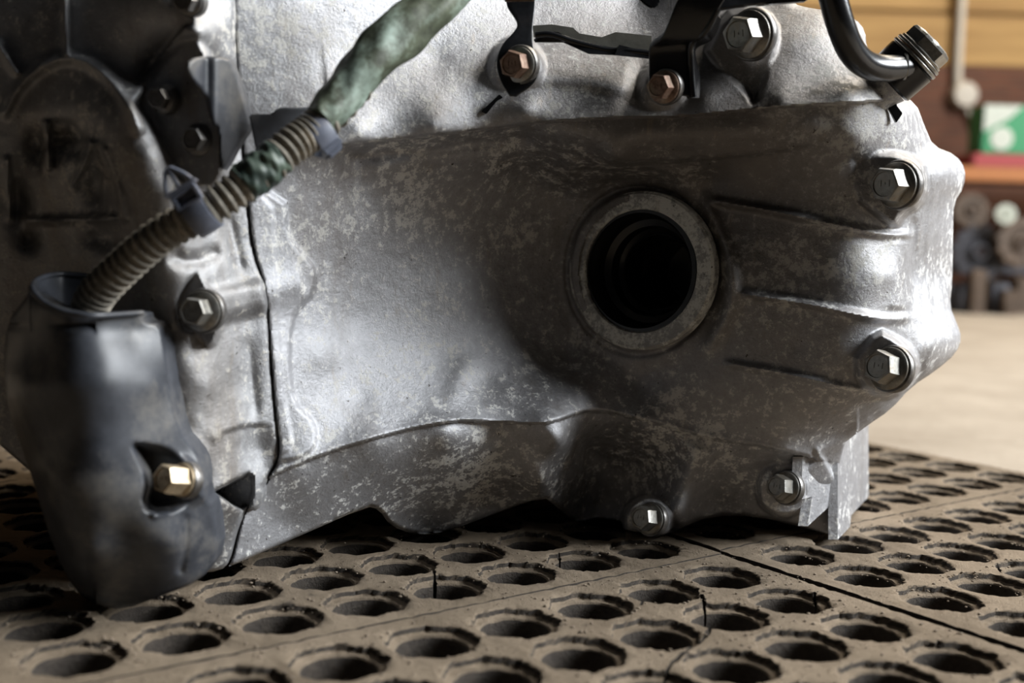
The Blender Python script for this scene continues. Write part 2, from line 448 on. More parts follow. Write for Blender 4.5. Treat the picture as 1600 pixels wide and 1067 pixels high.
# ------------------------------------------------------------------ rubber mats
p_, TH, x0_, y0_, gA, gB, sA, sB = .25437 * H, .6402, .6422 * H, 3.34154 * H, .08938 * H, .13523 * H, .00907 * H, -.03526 * H
AV = Vector((math.cos(TH), math.sin(TH), 0)); BV = Vector((math.sin(TH), -math.cos(TH), 0)); ORG = Vector((x0_, y0_, 0))
def lat(i, j): return ORG + AV * i + BV * j
def rubbermat():
    m, nt, b = mat('dusty_mat_rubber'); v = coord(nt)
    big = noise(nt, 22, 6, .65, v); n2 = noise(nt, 260, 7, .75, v); n3 = noise(nt, 1300, 3, .7, v)
    dust = mix(nt, ramp(nt, big, [(.35, 0.), (.65, 1.)]), (.185, .142, .098), (.30, .235, .168))
    dust = mix(nt, ramp(nt, n2, [(.62, 0.), (.72, .8)]), dust, (.10, .078, .06))
    dust = mix(nt, ramp(nt, n3, [(.66, 0.), (.74, .6)]), dust, (.42, .36, .28))
    rub = mix(nt, ramp(nt, n2, [(.3, 0.), (.7, 1.)]), (.04, .034, .03), (.085, .07, .057))
    g = nt.nodes.new('ShaderNodeNewGeometry'); s = nt.nodes.new('ShaderNodeSeparateXYZ'); nt.links.new(g.outputs['True Normal'], s.inputs[0])
    f = ramp(nt, s.outputs[2], [(.15, 0.), (.7, 1.)])
    bare = ramp(nt, noise(nt, 55, 5, .6, v), [(.66, 0.), (.73, .7)])
    c = mix(nt, f, rub, mix(nt, bare, dust, rub))
    nt.links.new(c, b.inputs['Base Color']); b.inputs['Roughness'].default_value = .8
    b.inputs['Specular IOR Level'].default_value = .25
    bump(nt, b, n2, .9, .0016); bump(nt, b, n3, .6, .0006); return m
RUB = rubbermat()
NA = 72
def octr(a, ap):      # octagon with flats on the lattice axes and diagonals
    b = (a + math.pi / 8) % (math.pi / 4) - math.pi / 8
    return ap / math.cos(b)
def sqp(a):
    c, s = math.cos(a), math.sin(a); k = 1 / max(abs(c), abs(s)); return c * k, s * k
def crackpath(pts):
    o = []
    for x, y in pts:
        a, b, c = ray(x, y); t = -H / c; o.append((a * t, b * t))
    return o
def cut_cracks(bm, cracks):
    for path, wd in cracks:
        pl = Poly(crackpath(path))
        for rnd in range(2):
            vs = list(bm.faces); cc = np.array([f.calc_center_median()[:2] for f in vs])
            d = pl.q(cc[:, 0], cc[:, 1])[0]
            ed = {e for f, q in zip(vs, d) if q < (.0022 if rnd == 0 else .0012) for e in f.edges if e.calc_length() > .0006}
            bmesh.ops.subdivide_edges(bm, edges=list(ed), cuts=2 if rnd == 0 else 1, use_grid_fill=True)
        vs = list(bm.verts); cc = np.array([v.co[:2] for v in vs]); d, _, t, _, _ = pl.q(cc[:, 0], cc[:, 1])
        for v, q, tt in zip(vs, d, t):
            w_ = wd * (.75 + .5 * math.sin(tt * 31) * math.sin(tt * 13 + 1))
            if q < w_ and v.co.z > -.0105: v.co.z = max(-.0125, v.co.z - .009)
def tile(ti, tj, label, ni=8, nj=8, cracks=()):
    """ti: 0 = left of the wide joint, 1 = right of it; tj: 0 = in front of the narrow joint, -1 behind"""
    base = ORG + AV * (ti * (8 * p_ + gB) ) + BV * (tj * (8 * p_ + gA)) + (BV * sB * ti) + (AV * (-sA) * tj)
    # lattice index of the first hole
    i0 = -7; j0 = 0
    eA = p_ / 2 + gA / 2 - .0006; eB = p_ / 2 + gB / 2 - .0021
    V = []; Fc = []
    rng = np.random.RandomState(100 + ti * 10 + tj)
    def nz(x, y, s=1): return .00022 * (math.sin(x * 611 + y * 233 + 1.3) + math.sin(y * 907 - x * 371 + math.sin(x * 411) * 2))
    for a_i in range(ni):
        for b_j in range(nj):
            ci = (i0 + a_i) * p_; cj = (j0 + b_j) * p_
            xp = eB if a_i == ni - 1 else p_ / 2; xm = eB if a_i == 0 else p_ / 2
            yp = eA if b_j == nj - 1 else p_ / 2; ym = eA if b_j == 0 else p_ / 2
            start = len(V)
            rr = .0112; ap = .0138; dz = -.0026
            jt = rng.uniform(-.0004, .0003, (NA,)) * rng.choice([.3, .3, 1, 2.0], (NA,)); jt2 = rng.uniform(-.0004, .0004, (NA,))
            lay = []
            for k in range(NA):
                a = 2 * math.pi * k / NA; c, s = math.cos(a), math.sin(a); q = sqp(a); o = octr(a, ap)
                ex = q[0] * (xp if q[0] > 0 else xm); ey = q[1] * (yp if q[1] > 0 else ym)
                oo = o + jt[k] * 1
                mx = (oo * c * .5 + ex * .5, oo * s * .5 + ey * .5)
                lay.append([(rr * 1.0 * c, rr * s, -.0128), (rr * 1.0 * c, rr * s, -.006), ((rr + .0001) * c, (rr + .0001) * s, dz - .0007), ((rr + .0006) * c, (rr + .0006) * s, dz),
                            ((oo - .0006) * c, (oo - .0006) * s, dz + .00015 + jt2[k] * .5), (oo * c, oo * s, dz + .0006), ((oo + .0002 + jt2[k]) * c, (oo + .0002 + jt2[k]) * s, -.0005), ((oo + .0007) * c, (oo + .0007) * s, 0),
                            (mx[0], mx[1], 0), (ex, ey, 0)])
            nl = len(lay[0])
            for k in range(NA):
                for (x, y, z) in lay[k]:
                    wv = base + AV * (ci + x) + BV * (cj + y)
                    zn = nz(wv.x, wv.y) if z > -.004 else 0
                    V.append((wv.x, wv.y, z + min(zn, .0)))
            for k in range(NA):
                k2 = (k + 1) % NA
                for l in range(nl - 1):
                    Fc.append((start + k * nl + l, start + k * nl + l + 1, start + k2 * nl + l + 1, start + k2 * nl + l))
    me = bpy.data.meshes.new('rubber_mat'); me.from_pydata(V, [], Fc)
    bm = bmesh.new(); bm.from_mesh(me); bmesh.ops.remove_doubles(bm, verts=bm.verts, dist=.00003)
    if cracks: cut_cracks(bm, cracks)
    be = [e for e in bm.edges if e.is_boundary and all(v.co.z > -.004 for v in e.verts)]
    r = bmesh.ops.extrude_edge_only(bm, edges=be)
    for g in r['geom']:
        if isinstance(g, bmesh.types.BMVert): g.co.z = -.0128
    bmesh.ops.recalc_face_normals(bm, faces=bm.faces)
    ctr = base + AV * (-3.5 * p_) + BV * (3.5 * p_); ctr.z = -.0128
    for v in bm.verts: v.co -= ctr
    if sum(f.normal.z for f in bm.faces if abs(f.normal.z) > .8) < 0: bmesh.ops.reverse_faces(bm, faces=bm.faces)
    bm.to_mesh(me); bm.free()
    o = link('rubber_mat', me, RUB); o.location = ctr
    me.set_sharp_from_angle(angle=math.radians(50))
    tag(o, label, 'mat', 'perforated rubber floor mats')
    return o
mats = {}
CRACKS = {(0, 0): [([(1096, 928), (1102, 945), (1116, 962), (1108, 985), (1098, 1000), (1075, 1014), (1052, 1034), (1030, 1062)], .0006), ([(1002, 912), (1008, 930), (1002, 944)], .0005), ([(1272, 925), (1279, 940)], .0004)],
          (0, -1): [([(676, 884), (680, 900), (676, 915), (690, 934)], .0006), ([(874, 862), (878, 874), (886, 890)], .0005)],
          (1, 0): [([(1560, 880), (1575, 896), (1590, 902)], .0006)]}
for ti, tj, lb in [(0, 0, 'brown dusty perforated rubber mat in front of the gearbox, with cracks'),
                   (1, 0, 'brown perforated rubber mat at the lower right, right of the wide dark joint'),
                   (0, -1, 'perforated rubber mat lying under the middle of the gearbox'),
                   (1, -1, 'perforated rubber mat behind the metal foot, reaching out to the bare floor'),
                   (-1, 0, 'perforated rubber mat of which only a corner shows at the lower left edge'),
                   (-1, -1, 'shaded perforated rubber mat left of the black plastic cover'),
                   (-1, -2, 'farthest shaded perforated rubber mat behind the black cover at the left'),
                   (0, -2, 'perforated rubber mat hidden mostly behind the gearbox, seen past its left edge')]:
    mats[ti, tj] = tile(ti, tj, lb, cracks=CRACKS.get((ti, tj), ()))
# crumbs of dry dirt on the mats
bm = bmesh.new()
for _ in range(6500):
    i = random.uniform(-7.5, 8.5); j = random.uniform(-3.5, 3.6)
    fi, fj = (i + .5) % 1 - .5, (j + .5) % 1 - .5
    if math.hypot(fi, fj) < .46 : continue
    c = lat(i * p_, j * p_); s = random.choice([.0002, .00025, .0003, .0004, .0006])
    g = bmesh.ops.create_icosphere(bm, subdivisions=1, radius=s)
    for v in g['verts']: v.co = Vector((v.co.x * random.uniform(.7, 1.4), v.co.y, v.co.z * .7)) + c + Vector((0, 0, s * .3))
DIRT = simple('dry_dirt', (.24, .19, .14), .9, 0., 900, .4, 0)
cr_o = frombm('dirt_crumbs', bm, DIRT, None, False); tag(cr_o, 'loose crumbs of dry brown dirt scattered over the rubber mats', 'dirt', None, 'stuff')

# ------------------------------------------------------------------ the gearbox
G = empty('gearbox', P(800, 838, .46, None), 'large cast aluminium car gearbox with open shaft bore, standing on the rubber mats', 'gearbox')
G.location.z = 0
boss = feat('rope', [(335, 478), (400, 462), (484, 448)], h=5.5, w=34, end=0)
boss2 = feat('blob', [(462, 676)], h=3.5, rx=30, ry=34)
main_ctl = [(362, -60, 394), (366, 60, 396), (378, 200, 398), (398, 400, 400), (425, 560, 402), (437, 715, 404), (380, 820, 398), (355, 885, 396),
    (450, 0, 404), (450, 120, 404), (470, 230, 404), (470, 330, 410), (480, 420, 414), (500, 560, 416), (480, 690, 408), (470, 745, 408), (450, 820, 416),
    (560, 0, 420), (560, 110, 418), (560, 205, 410), (560, 260, 424), (560, 350, 428), (560, 500, 432), (560, 620, 424), (580, 690, 418), (580, 770, 434),
    (680, -20, 438), (680, 90, 432), (680, 195, 420), (680, 250, 438), (680, 330, 450), (690, 450, 454), (690, 560, 450), (700, 645, 436), (700, 680, 432), (700, 760, 452), (660, 830, 466),
    (830, -30, 462), (830, 40, 452), (820, 175, 430), (820, 215, 444), (830, 270, 470), (838, 350, 482), (840, 430, 484), (830, 520, 478), (830, 590, 462), (850, 650, 444), (830, 700, 450), (800, 780, 470),
    (878, 690, 447), (846, 752, 455), (925, 690, 486), (880, 420, 487), (880, 560, 480), (905, 620, 462), (920, 700, 492), (930, 790, 505), (880, 240, 450), (880, 300, 480),
    (960, 150, 434), (960, 210, 438), (960, 250, 444), (960, 275, 466), (1000, 60, 460), (1000, 0, 476), (1000, 600, 474), (1000, 660, 468), (1000, 720, 494), (1000, 790, 494),
    (1100, 150, 434), (1100, 210, 440), (1110, 250, 448), (1110, 280, 460), (1130, 425, 456), (1110, 600, 462), (1080, 720, 474), (1060, 800, 476), (1120, 790, 486),
    (1200, -20, 476), (1210, 70, 452), (1220, 155, 436), (1220, 200, 444), (1210, 260, 452), (1220, 320, 456), (1250, 420, 456), (1250, 540, 456), (1230, 640, 460), (1230, 700, 462), (1180, 780, 482), (1240, 810, 484),
    (1300, 20, 470), (1320, 90, 456), (1330, 150, 442), (1300, 200, 446), (1320, 260, 452), (1340, 420, 456), (1330, 560, 456), (1320, 630, 462), (1300, 700, 474), (1310, 830, 485), (1350, 720, 500),
    (1350, 50, 482), (1400, 160, 456), (1400, 230, 458), (1385, 430, 460), (1370, 500, 458), (1440, 230, 468), (1420, 430, 474), (1430, 370, 474), (1430, 490, 472), (1450, 300, 474), (1445, 560, 472), (1480, 430, 500), (1500, 265, 496), (1496, 530, 494), (1380, 640, 478)]
def fore(x, y):          # the right half of the bore face stands proud and turns to the left
    a = min(max((x - 1080) / 260, 0), 1) * (1 - min(max((x - 1385) / 90, 0), 1)); b = 1 - min(max((y - 640) / 70, 0), 1)
    return 16 * a * b
main_ctl = [(x, y, d - fore(x, y)) for x, y, d in main_ctl]
MR = RBF(main_ctl)
RC = (1000., 423.)
def ringr(X, Y): return np.hypot((X - RC[0]) / .877, Y - RC[1])
main_feats = [
    feat('blob', [(560, 430)], h=-2, rx=120, ry=120),
    # upper shoulder that runs the length of the case
    feat('edge', [(516, 230), (640, 216), (760, 204), (860, 190), (1000, 184), (1070, 184), (1150, 175), (1250, 166), (1330, 162), (1402, 156)], h=9, w=42, sharp=3, end=.01),
    feat('ridge', [(830, 200), (950, 214), (1100, 214), (1250, 200), (1330, 210), (1380, 240)], h=3.5, w=26, end=.1),
    feat('ridge', [(530, 246), (640, 234), (760, 222), (850, 210)], h=-5, w=14, end=.1),
    feat('edge', [(850, 262), (960, 258), (1100, 250), (1210, 240), (1290, 222)], h=3.5, w=20, sharp=7, end=.12),
    # lower shoulder
    feat('edge', [(430, 742), (510, 708), (620, 676), (705, 658), (770, 660), (845, 665), (880, 655), (925, 640), (1000, 655), (1090, 683), (1180, 697), (1262, 714)], h=6, w=20, sharp=4, end=.0),
    feat('ridge', [(704, 645), (722, 590), (740, 548)], h=1.4, w=20, end=.3),
    feat('blob', [(755, 605)], h=-2.2, rx=30, ry=30),
    # flange rim at the joint face with its lobes
    feat('edge', [(492, 720), (488, 700), (470, 640), (452, 560), (452, 500)], h=0, w=30),
    feat('raise', [(330, 290), (444, 300), (449, 370), (474, 398), (494, 420), (491, 458), (470, 476), (456, 500), (452, 560), (460, 632), (490, 656), (496, 690), (480, 712), (440, 722), (330, 724), (330, 290)], h=2.6, soft=5),
    feat('raise', [(330, 290), (425, 300), (430, 400), (436, 500), (440, 600), (452, 660), (458, 700), (430, 715), (330, 724), (330, 290)], h=1.0, soft=4),
    feat('ridge', [(400, 462), (440, 452), (480, 440)], h=2.5, w=26, end=.15),
    feat('blob', [(502, 555)], h=1.6, rx=22, ry=26),
    # ribs on the right of the bore
    feat('ridge', [(1105, 312), (1200, 328), (1330, 356), (1390, 368), (1430, 366)], h=4.2, w=6, end=.06),
    feat('ridge', [(1152, 458), (1260, 474), (1350, 494), (1395, 500), (1426, 494)], h=4.2, w=6, end=.06),
    feat('ridge', [(1125, 566), (1230, 584), (1330, 608), (1385, 612)], h=2.8, w=6, end=.08),
    feat('ridge', [(1100, 292), (1108, 335), (1136, 390), (1148, 440), (1140, 490), (1112, 535), (1092, 560)], h=3.4, w=11, end=.15),
    # turned edge of the right flange
    feat('ridge', [(1428, 335), (1427, 430), (1428, 500)], h=-2.0, w=6, end=.1),
    feat('ridge', [(1405, 370), (1404, 430), (1402, 488)], h=3.0, w=13, end=.1),
    feat('ridge', [(1445, 225), (1462, 290), (1452, 340), (1450, 430), (1450, 500), (1462, 540), (1440, 590)], h=1.2, w=5, end=.06),
    feat('blob', [(1475, 270)], h=7, rx=34, ry=36),
    feat('blob', [(1468, 538)], h=7, rx=34, ry=34),
    feat('ridge', [(1370, 655), (1320, 688), (1270, 712)], h=3, w=10, end=.1),
    # upper bosses running back from the bolts
    feat('rope', [(815, 108), (880, 104), (1000, 122)], h=4, w=40, end=.15),
    feat('ridge', [(1180, 60), (1240, 54), (1330, 50)], h=7, w=44, end=.1),
    feat('ridge', [(1095, 690), (1070, 760), (1040, 815)], h=6, w=24, end=.1),
    feat('rope', [(1225, 762), (1265, 750), (1300, 730)], h=7, w=34, end=.1),
    # small cast lug over the bore
    feat('blob', [(893, 262)], h=5, rx=12, ry=13),
    feat('polypad', [(1105, 78), (1130, 25), (1175, 8), (1212, 30), (1216, 70), (1196, 115), (1180, 168), (1164, 140), (1124, 108), (1105, 78)], d=434, sx=-.06, soft=6),
    feat('polypad', [(1335, 250), (1385, 236), (1440, 250), (1448, 290), (1436, 322), (1412, 332), (1398, 356), (1372, 336), (1335, 310), (1335, 250)], d=435, sx=-.07, soft=7),
    feat('polypad', [(1335, 560), (1372, 515), (1400, 528), (1428, 550), (1434, 580), (1410, 612), (1380, 622), (1340, 600), (1335, 560)], d=435, sx=-.07, soft=7),
    feat('pad', [(1225, 764)], r=36, d=466, soft=10),
    feat('pad', [(1012, 814)], r=32, d=466, soft=10),
    feat('pad', [(808, 104)], r=34, d=428, soft=14),
    feat('pad', [(1036, 138)], r=26, d=428, soft=20),
]
def main_depth(X, Y, dist):
    D = MR(X, Y)
    D = apply(D, X, Y, main_feats)
    # tilted bore face with turned ring and groove
    r = ringr(X, Y); tilt = 470 - .115 * (X - RC[0])
    w_ = 1 - sst(r, 128, 165); D = D * (1 - w_) + (tilt + 2.5) * w_
    D = D - 3.2 * (1 - sst(r, 121, 126)) + 1.6 * np.exp(-((r - 131) / 5) ** 2)
    D = D + 2.0 * (1 - sst(r, 92, 99))
    D = D + .35 * vnoise(X, Y, .035, 3) + .10 * vnoise(X, Y, .16, 5)
    # silhouette turns away in a radius that depends on the place
    R = np.where(X > 1340, 46, 16.) * np.where(Y > 700, .45, 1) * (1 - .85 * sst(Y, 625, 720) * (X > 1250))
    R = np.where(X < 520, 5, R)
    t = np.clip(1 - dist / R, 0, 1); amp = np.where(X > 1340, 24, 6.) * (1 - .85 * sst(Y, 625, 720) * (X > 1250)); amp = np.where(X < 520, 2., amp)
    D = D + amp * (1 - np.sqrt(np.clip(1 - t * t, 0, 1)))
    return D / 1000
main_out = [(364, -70), (368, 90), (386, 300), (396, 392), (416, 450), (424, 560), (430, 640), (438, 700), (434, 724), (412, 760), (384, 792), (372, 836), (362, 880), (350, 889),
    (460, 841), (573, 791), (592, 796), (610, 822), (650, 836), (700, 830), (780, 800), (848, 776), (868, 790), (900, 818), (985, 828), (1030, 838), (1060, 828), (1110, 806), (1180, 806), (1262, 826), (1308, 838), (1309, 700), (1356, 664),
    (1392, 640), (1424, 604), (1464, 578), (1494, 552), (1503, 528), (1494, 502), (1484, 478), (1488, 440), (1489, 360), (1490, 318), (1506, 292), (1509, 265), (1494, 242), (1458, 228), (1446, 200), (1430, 158), (1400, 150), (1392, 122), (1364, 92), (1354, 74), (1352, 48), (1336, 28), (1290, 16), (1262, 12), (1240, 6), (1220, -30), (1160, -70)]
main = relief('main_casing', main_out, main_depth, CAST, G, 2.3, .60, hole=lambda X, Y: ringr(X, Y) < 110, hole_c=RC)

bell_ctl = [(-80, -80, 398), (100, -60, 388), (230, -60, 376), (285, 0, 370), (312, 50, 368), (364, -60, 392), (366, 60, 393), (330, 20, 380),
    (-80, 300, 392), (40, 150, 384), (120, 330, 382), (195, 130, 374), (222, 160, 364), (238, 240, 362), (262, 300, 364), (285, 190, 384), (320, 240, 386), (250, 120, 384), (372, 200, 397), (384, 290, 398),
    (350, 330, 388), (392, 380, 399), (270, 345, 367), (258, 420, 368), (330, 430, 378), (310, 485, 374), (355, 500, 386), (400, 480, 398), (422, 560, 401),
    (285, 560, 370), (320, 600, 374), (370, 600, 390), (300, 700, 371), (345, 720, 380), (400, 700, 397), (436, 715, 403), (340, 790, 378), (375, 830, 396), (150, 450, 386), (-20, 450, 394), (-20, 600, 396), (150, 620, 386), (250, 800, 380)]
BR = RBF(bell_ctl)
bell_feats = [boss, boss2,
    feat('raise', [(366, 290), (380, 380), (396, 470), (404, 560), (408, 640), (414, 700), (420, 730), (500, 730), (500, 290), (366, 290)], h=1.8, soft=14),
    feat('polypad', [(334, 768), (366, 752), (396, 736), (396, 770), (391, 792), (374, 796), (334, 768)], d=404, sx=-.1, soft=3),
    feat('ridge', [(352, 325), (366, 380), (378, 432)], h=-2.2, w=9, end=.2),
    feat('ridge', [(382, 520), (392, 580), (398, 660)], h=-1.2, w=9, end=.2),
    feat('ridge', [(260, 395), (300, 412), (350, 388)], h=-3, w=12, end=.2),
    feat('edge', [(330, 700), (360, 668), (430, 664)], h=2, w=30, sharp=5, end=.2),
    # ribbed round end face
    feat('ridge', [(0, 190), (30, 130), (80, 92), (125, 90), (170, 120), (205, 170), (222, 215)], h=5, w=9, end=.05),
    feat('ridge', [(103, -20), (103, 40), (104, 88)], h=4, w=5, end=.02),
    feat('blob', [(60, 225)], h=-9, rx=22, ry=30), feat('blob', [(110, 215)], h=-10, rx=32, ry=26),
    feat('ridge', [(72, 185), (74, 230), (75, 270)], h=8, w=5, end=.1),
    feat('blob', [(155, 290)], h=-10, rx=24, ry=40), feat('ridge', [(143, 215), (135, 250), (108, 300)], h=6, w=6, end=.1),
    feat('blob', [(30, 315)], h=-9, rx=20, ry=40), feat('ridge', [(10, 240), (14, 300), (16, 350)], h=5, w=5, end=.1),
    feat('ridge', [(30, 344), (100, 345), (190, 340)], h=4, w=6, end=.1), feat('blob', [(48, 372)], h=-7, rx=16, ry=18),
    feat('blob', [(165, 372)], h=-7, rx=30, ry=18),
    feat('ridge', [(160, 225), (185, 290), (195, 350)], h=3, w=6, end=.1),
    feat('ridge', [(-10, 60), (30, 120)], h=4, w=7, end=.1),
    feat('edge', [(212, 140), (245, 96), (280, 50), (306, 34)], h=-6, w=30, sharp=5, end=.1),
    feat('polypad', [(308, 422), (324, 448), (346, 472), (346, 505), (330, 548), (312, 524), (280, 512), (274, 480), (284, 452), (308, 422)], d=373, sx=-.1, soft=4),
    feat('polypad', [(212, 160), (245, 108), (300, 45), (332, 95), (350, 190), (350, 300), (284, 290), (262, 245), (240, 200), (212, 160)], d=372, sx=-.08, soft=7)]
def bell_depth(X, Y, dist):
    D = apply(BR(X, Y), X, Y, bell_feats) + .4 * vnoise(X, Y, .04, 9) + .1 * vnoise(X, Y, .15, 4)
    t = np.clip(1 - dist / 5, 0, 1); D = D + 2. * (1 - np.sqrt(np.clip(1 - t * t, 0, 1)))
    return D / 1000
bell_out = [(362.5, -70), (366.5, 90), (384, 300), (394.4, 393), (414.6, 451), (422.6, 561), (428.6, 641), (436, 702), (432, 721), (410.5, 758), (414, 770), (408, 792), (396, 800), (386, 788), (381, 792), (369, 836), (359, 878), (344, 892), (300, 896),
    (240, 860), (120, 800), (-40, 660), (-90, 500), (-90, -80)]
bell = relief('bell_housing', bell_out, bell_depth, BELL, G, 3., .58)

RINGM = make_cast('machined_ring_metal', (.40, .39, .37), (.66, .66, .62), (.12, .09, .06), .58, othr=.44)
kr = .470 / F
rg_ = lathe('machined_ring', [(95 * kr, -.005), (95 * kr, .0004), (97 * kr, .0012), (119 * kr, .0014), (123 * kr, .0006), (124 * kr, -.004)], P(*RC, .4685), facing(*RC, 25, 0), RINGM, G, 96, False, 30)
rg_['label'] = 'pale speckled machined ring round the shaft bore'
# shaft seal in the bore: stepped rubber rings on the tilted axis
nrm = facing(*RC, 27, 0); cb = P(*RC, .470); k = .470 / F
seal = lathe('shaft_seal', [(97 * k, -.004), (97 * k, .0012), (90 * k, .0012), (88 * k, -.0015), (84 * k, -.003), (82 * k, -.009), (72 * k, -.0105), (70 * k, -.016), (62 * k, -.018), (59 * k, -.0165), (57 * k, -.019), (56 * k, -.03), (50 * k, -.032), (49 * k, -.055)], cb, nrm, RUBBER, G, 72, False)
lathe('inner_bore', [(80 * k, -.052), (30 * k, -.054), (2 * k, -.054)], cb, nrm, RUBBER, G, 48, False)

# mounting foot: two walls that run back from the front face
def wall(name, pts, x0, yA, x1, yB_, th):
    bm = bmesh.new(); a = [bm.verts.new(P(x, y, yA + (x - x0) / (x1 - x0) * (yB_ - yA), .0006)) for x, y in pts]
    f = bm.faces.new(a); r = bmesh.ops.extrude_face_region(bm, geom=[f])
    for v in r['geom']:
        if isinstance(v, bmesh.types.BMVert): v.co.x -= th
    bmesh.ops.triangulate(bm, faces=[f for f in bm.faces if len(f.verts) > 4])
    return frombm(name, bm, CAST, G, False)
wall('foot_wall', [(1309, 690), (1325, 664), (1357, 650), (1357, 776), (1330, 805), (1328, 823), (1309, 843)], 1309, .484, 1357, .556, .004)
wall('foot_gusset', [(1254, 714), (1309, 690), (1310, 740), (1299, 788), (1262, 822), (1269, 776), (1252, 780)], 1254, .464, 1310, .486, .004)
# bolts (flange centre px, distance, flange radius px)
bolt(1402, 289, .431, 35, G, STEEL, 32, 2, 8)
bolt(1390, 576, .431, 34, G, STEEL, 32, 4, 20)
bolt(1173, 54, .427, 36, G, STEEL, 32, 2, 12)
bolt(1228, 762, .463, 25, G, STEEL, 32, 0, 16, head=1.1)
bolt(1016, 811, .463, 25, G, STEEL, 34, 0, 10, head=1.1)
bolt(316, 486, .368, 32, G, STEEL, 28, -2, 8, hexr=.66)
bolt(811, 101, .4145, 27, G, RUST, 26, 2, 20, fl=STEEL, label='rust-brown bolt holding the small strap')
bolt(1038, 136, .4145, 25, G, RUST, 24, 2, 5, label='rusty bolt holding the black bracket')
bolt(254, 155, .369, 21, G, DSTEEL, 26, 2, 0, mark=False)
bolt(310, 219, .369, 24, G, DSTEEL, 26, 2, 0, mark=False)
bolt(296, 2, .366, 22, G, DSTEEL, 26, 2, 0, mark=False)
bolt(286, 750, .352, 27, G, BRASSY, 48, 0, 8, head=1.5, hexr=.84, label='yellowish bolt holding the black cover')

# black plastic cover at the lower left
cov_ctl = [(5, 560, 362), (20, 490, 358), (50, 600, 344), (100, 600, 337), (160, 600, 338), (200, 600, 344), (240, 600, 352), (275, 600, 362), (55, 450, 350), (75, 480, 342), (140, 500, 340), (200, 500, 350), (240, 510, 358),
    (40, 730, 352), (100, 760, 338), (160, 720, 338), (200, 690, 343), (250, 680, 352), (300, 700, 362), (80, 860, 350), (140, 860, 342), (190, 840, 344), (230, 820, 344), (270, 850, 350), (335, 830, 366), (330, 880, 366), (190, 945, 362), (120, 925, 356), (300, 905, 362), (230, 780, 344), (200, 750, 342), (320, 780, 362)]
CR_ = RBF(cov_ctl)
cov_f = [feat('ridge', [(60, 500), (150, 515), (240, 520)], h=-1.5, w=26, end=.2),
         feat('ridge', [(232, 806), (280, 790), (328, 776)], h=1.5, w=7, end=.1),
         feat('ridge', [(290, 800), (292, 850), (280, 900)], h=-1.2, w=6, end=.1),
         feat('blob', [(60, 735)], h=2.5, rx=16, ry=20),
         feat('polypad', [(214, 698), (262, 704), (300, 722), (318, 756), (316, 782), (250, 800), (226, 790), (238, 750), (214, 698)], d=359, sx=-.08, soft=9)]
def cov_depth(X, Y, dist):
    D = apply(CR_(X, Y), X, Y, cov_f) + .25 * vnoise(X, Y, .03, 12)
    R = np.where(X < 150, 34, 6.); A = np.where(X < 150, 16, 1.5); R = np.where(Y < 505, 6, R); A = np.where(Y < 505, 1.5, A)
    t = np.clip(1 - dist / R, 0, 1); return (D + A * (1 - np.sqrt(np.clip(1 - t * t, 0, 1)))) / 1000
cov_out = [(50, 446), (58, 462), (78, 478), (108, 488), (150, 492), (222, 487), (226, 503), (250, 506), (257, 532), (266, 590), (281, 676), (306, 702), (319, 728), (320, 776), (334, 790), (343, 868), (312, 908), (250, 932), (192, 953), (150, 945), (118, 925), (84, 860), (50, 745), (34, 700), (12, 640), (5, 570), (12, 500), (34, 474)]
cover = relief('plastic_cover', cov_out, cov_depth, PLASTIC, G, 3., thick=.010, back=None)
# back half of the collar round the cable
ribbon('collar', [(50, 447, .350), (62, 434, .362), (95, 427, .372), (140, 430, .374)], [(52, 520, .350), (62, 520, .362), (95, 520, .372), (140, 520, .374)], .0022, PLASTIC, cover)
tube('collar_rim', [P(140, 431, .373), P(96, 428, .371), P(63, 435, .361), (P(51, 448, .349)), P(60, 464, .344), P(80, 479, .340), P(110, 489, .338), P(150, 493, .339), P(222, 489, .3545)], .0009, PLASTIC, cover, 10)

# bell-side plastic bracket and its strap
relief('plastic_bracket', [(288, 100), (306, 88), (356, 88), (366, 100), (389, 176), (392, 200), (374, 225), (352, 266), (344, 262), (342, 200), (330, 196), (318, 140), (300, 128)], lambda X, Y, d: (.354 + .00026 * (X - 300) + .003 * np.exp(-((X - 322) / 10) ** 2) + np.clip(1 - d / 5, 0, 1) ** 2 * .0015), PLASTIC, G, 2.5, thick=.004, back=None)
slab('strap', [(388, 178), (425, 178), (432, 168), (484, 167), (500, 190), (470, 226), (400, 240)], [.372, .376, .377, .383, .384, .380, .374], .0025, PLASTIC, G)

# small twisted strap over the rust-brown bolt
ribbon('twisted_strap', [(790, -30, .426), (792, 8, .424), (808, 40, .420), (784, 72, .416), (776, 100, .415), (783, 128, .415), (797, 150, .415)],
       [(836, -30, .426), (836, 8, .424), (832, 46, .420), (833, 74, .417), (841, 104, .416), (834, 130, .416), (806, 151, .416)], .0012, BLACK, G)
slab('strap_tail', [(752, 174), (780, 147), (786, 152), (776, 158), (760, 178)], .425, .0015, BLACK, G, .0002)
tube('bent_edge', [P(836, 55, .430), P(862, 54, .430), P(900, 66, .431), P(950, 78, .432), P(985, 80, .432), P(1020, 84, .432)], .0012, BLACK, G, 8)
slab('metal_gasket', [(832, 40), (862, 38), (895, 43), (905, 52), (940, 58), (962, 50), (1018, 56), (1018, 80), (960, 76), (900, 66), (860, 58), (834, 58)], .4345, .0008, SHIELD, G, 0)
slab('crumpled_flap', [(834, 62), (850, 48), (872, 50), (905, 66), (960, 78), (968, 70), (984, 74), (1020, 82), (1020, 92), (960, 86), (920, 84), (880, 66), (836, 66)], [.432, .430, .4295, .431, .4315, .4295, .4315, .4325, .431, .430, .430, .431, .431], .001, BLACK, G, 0)
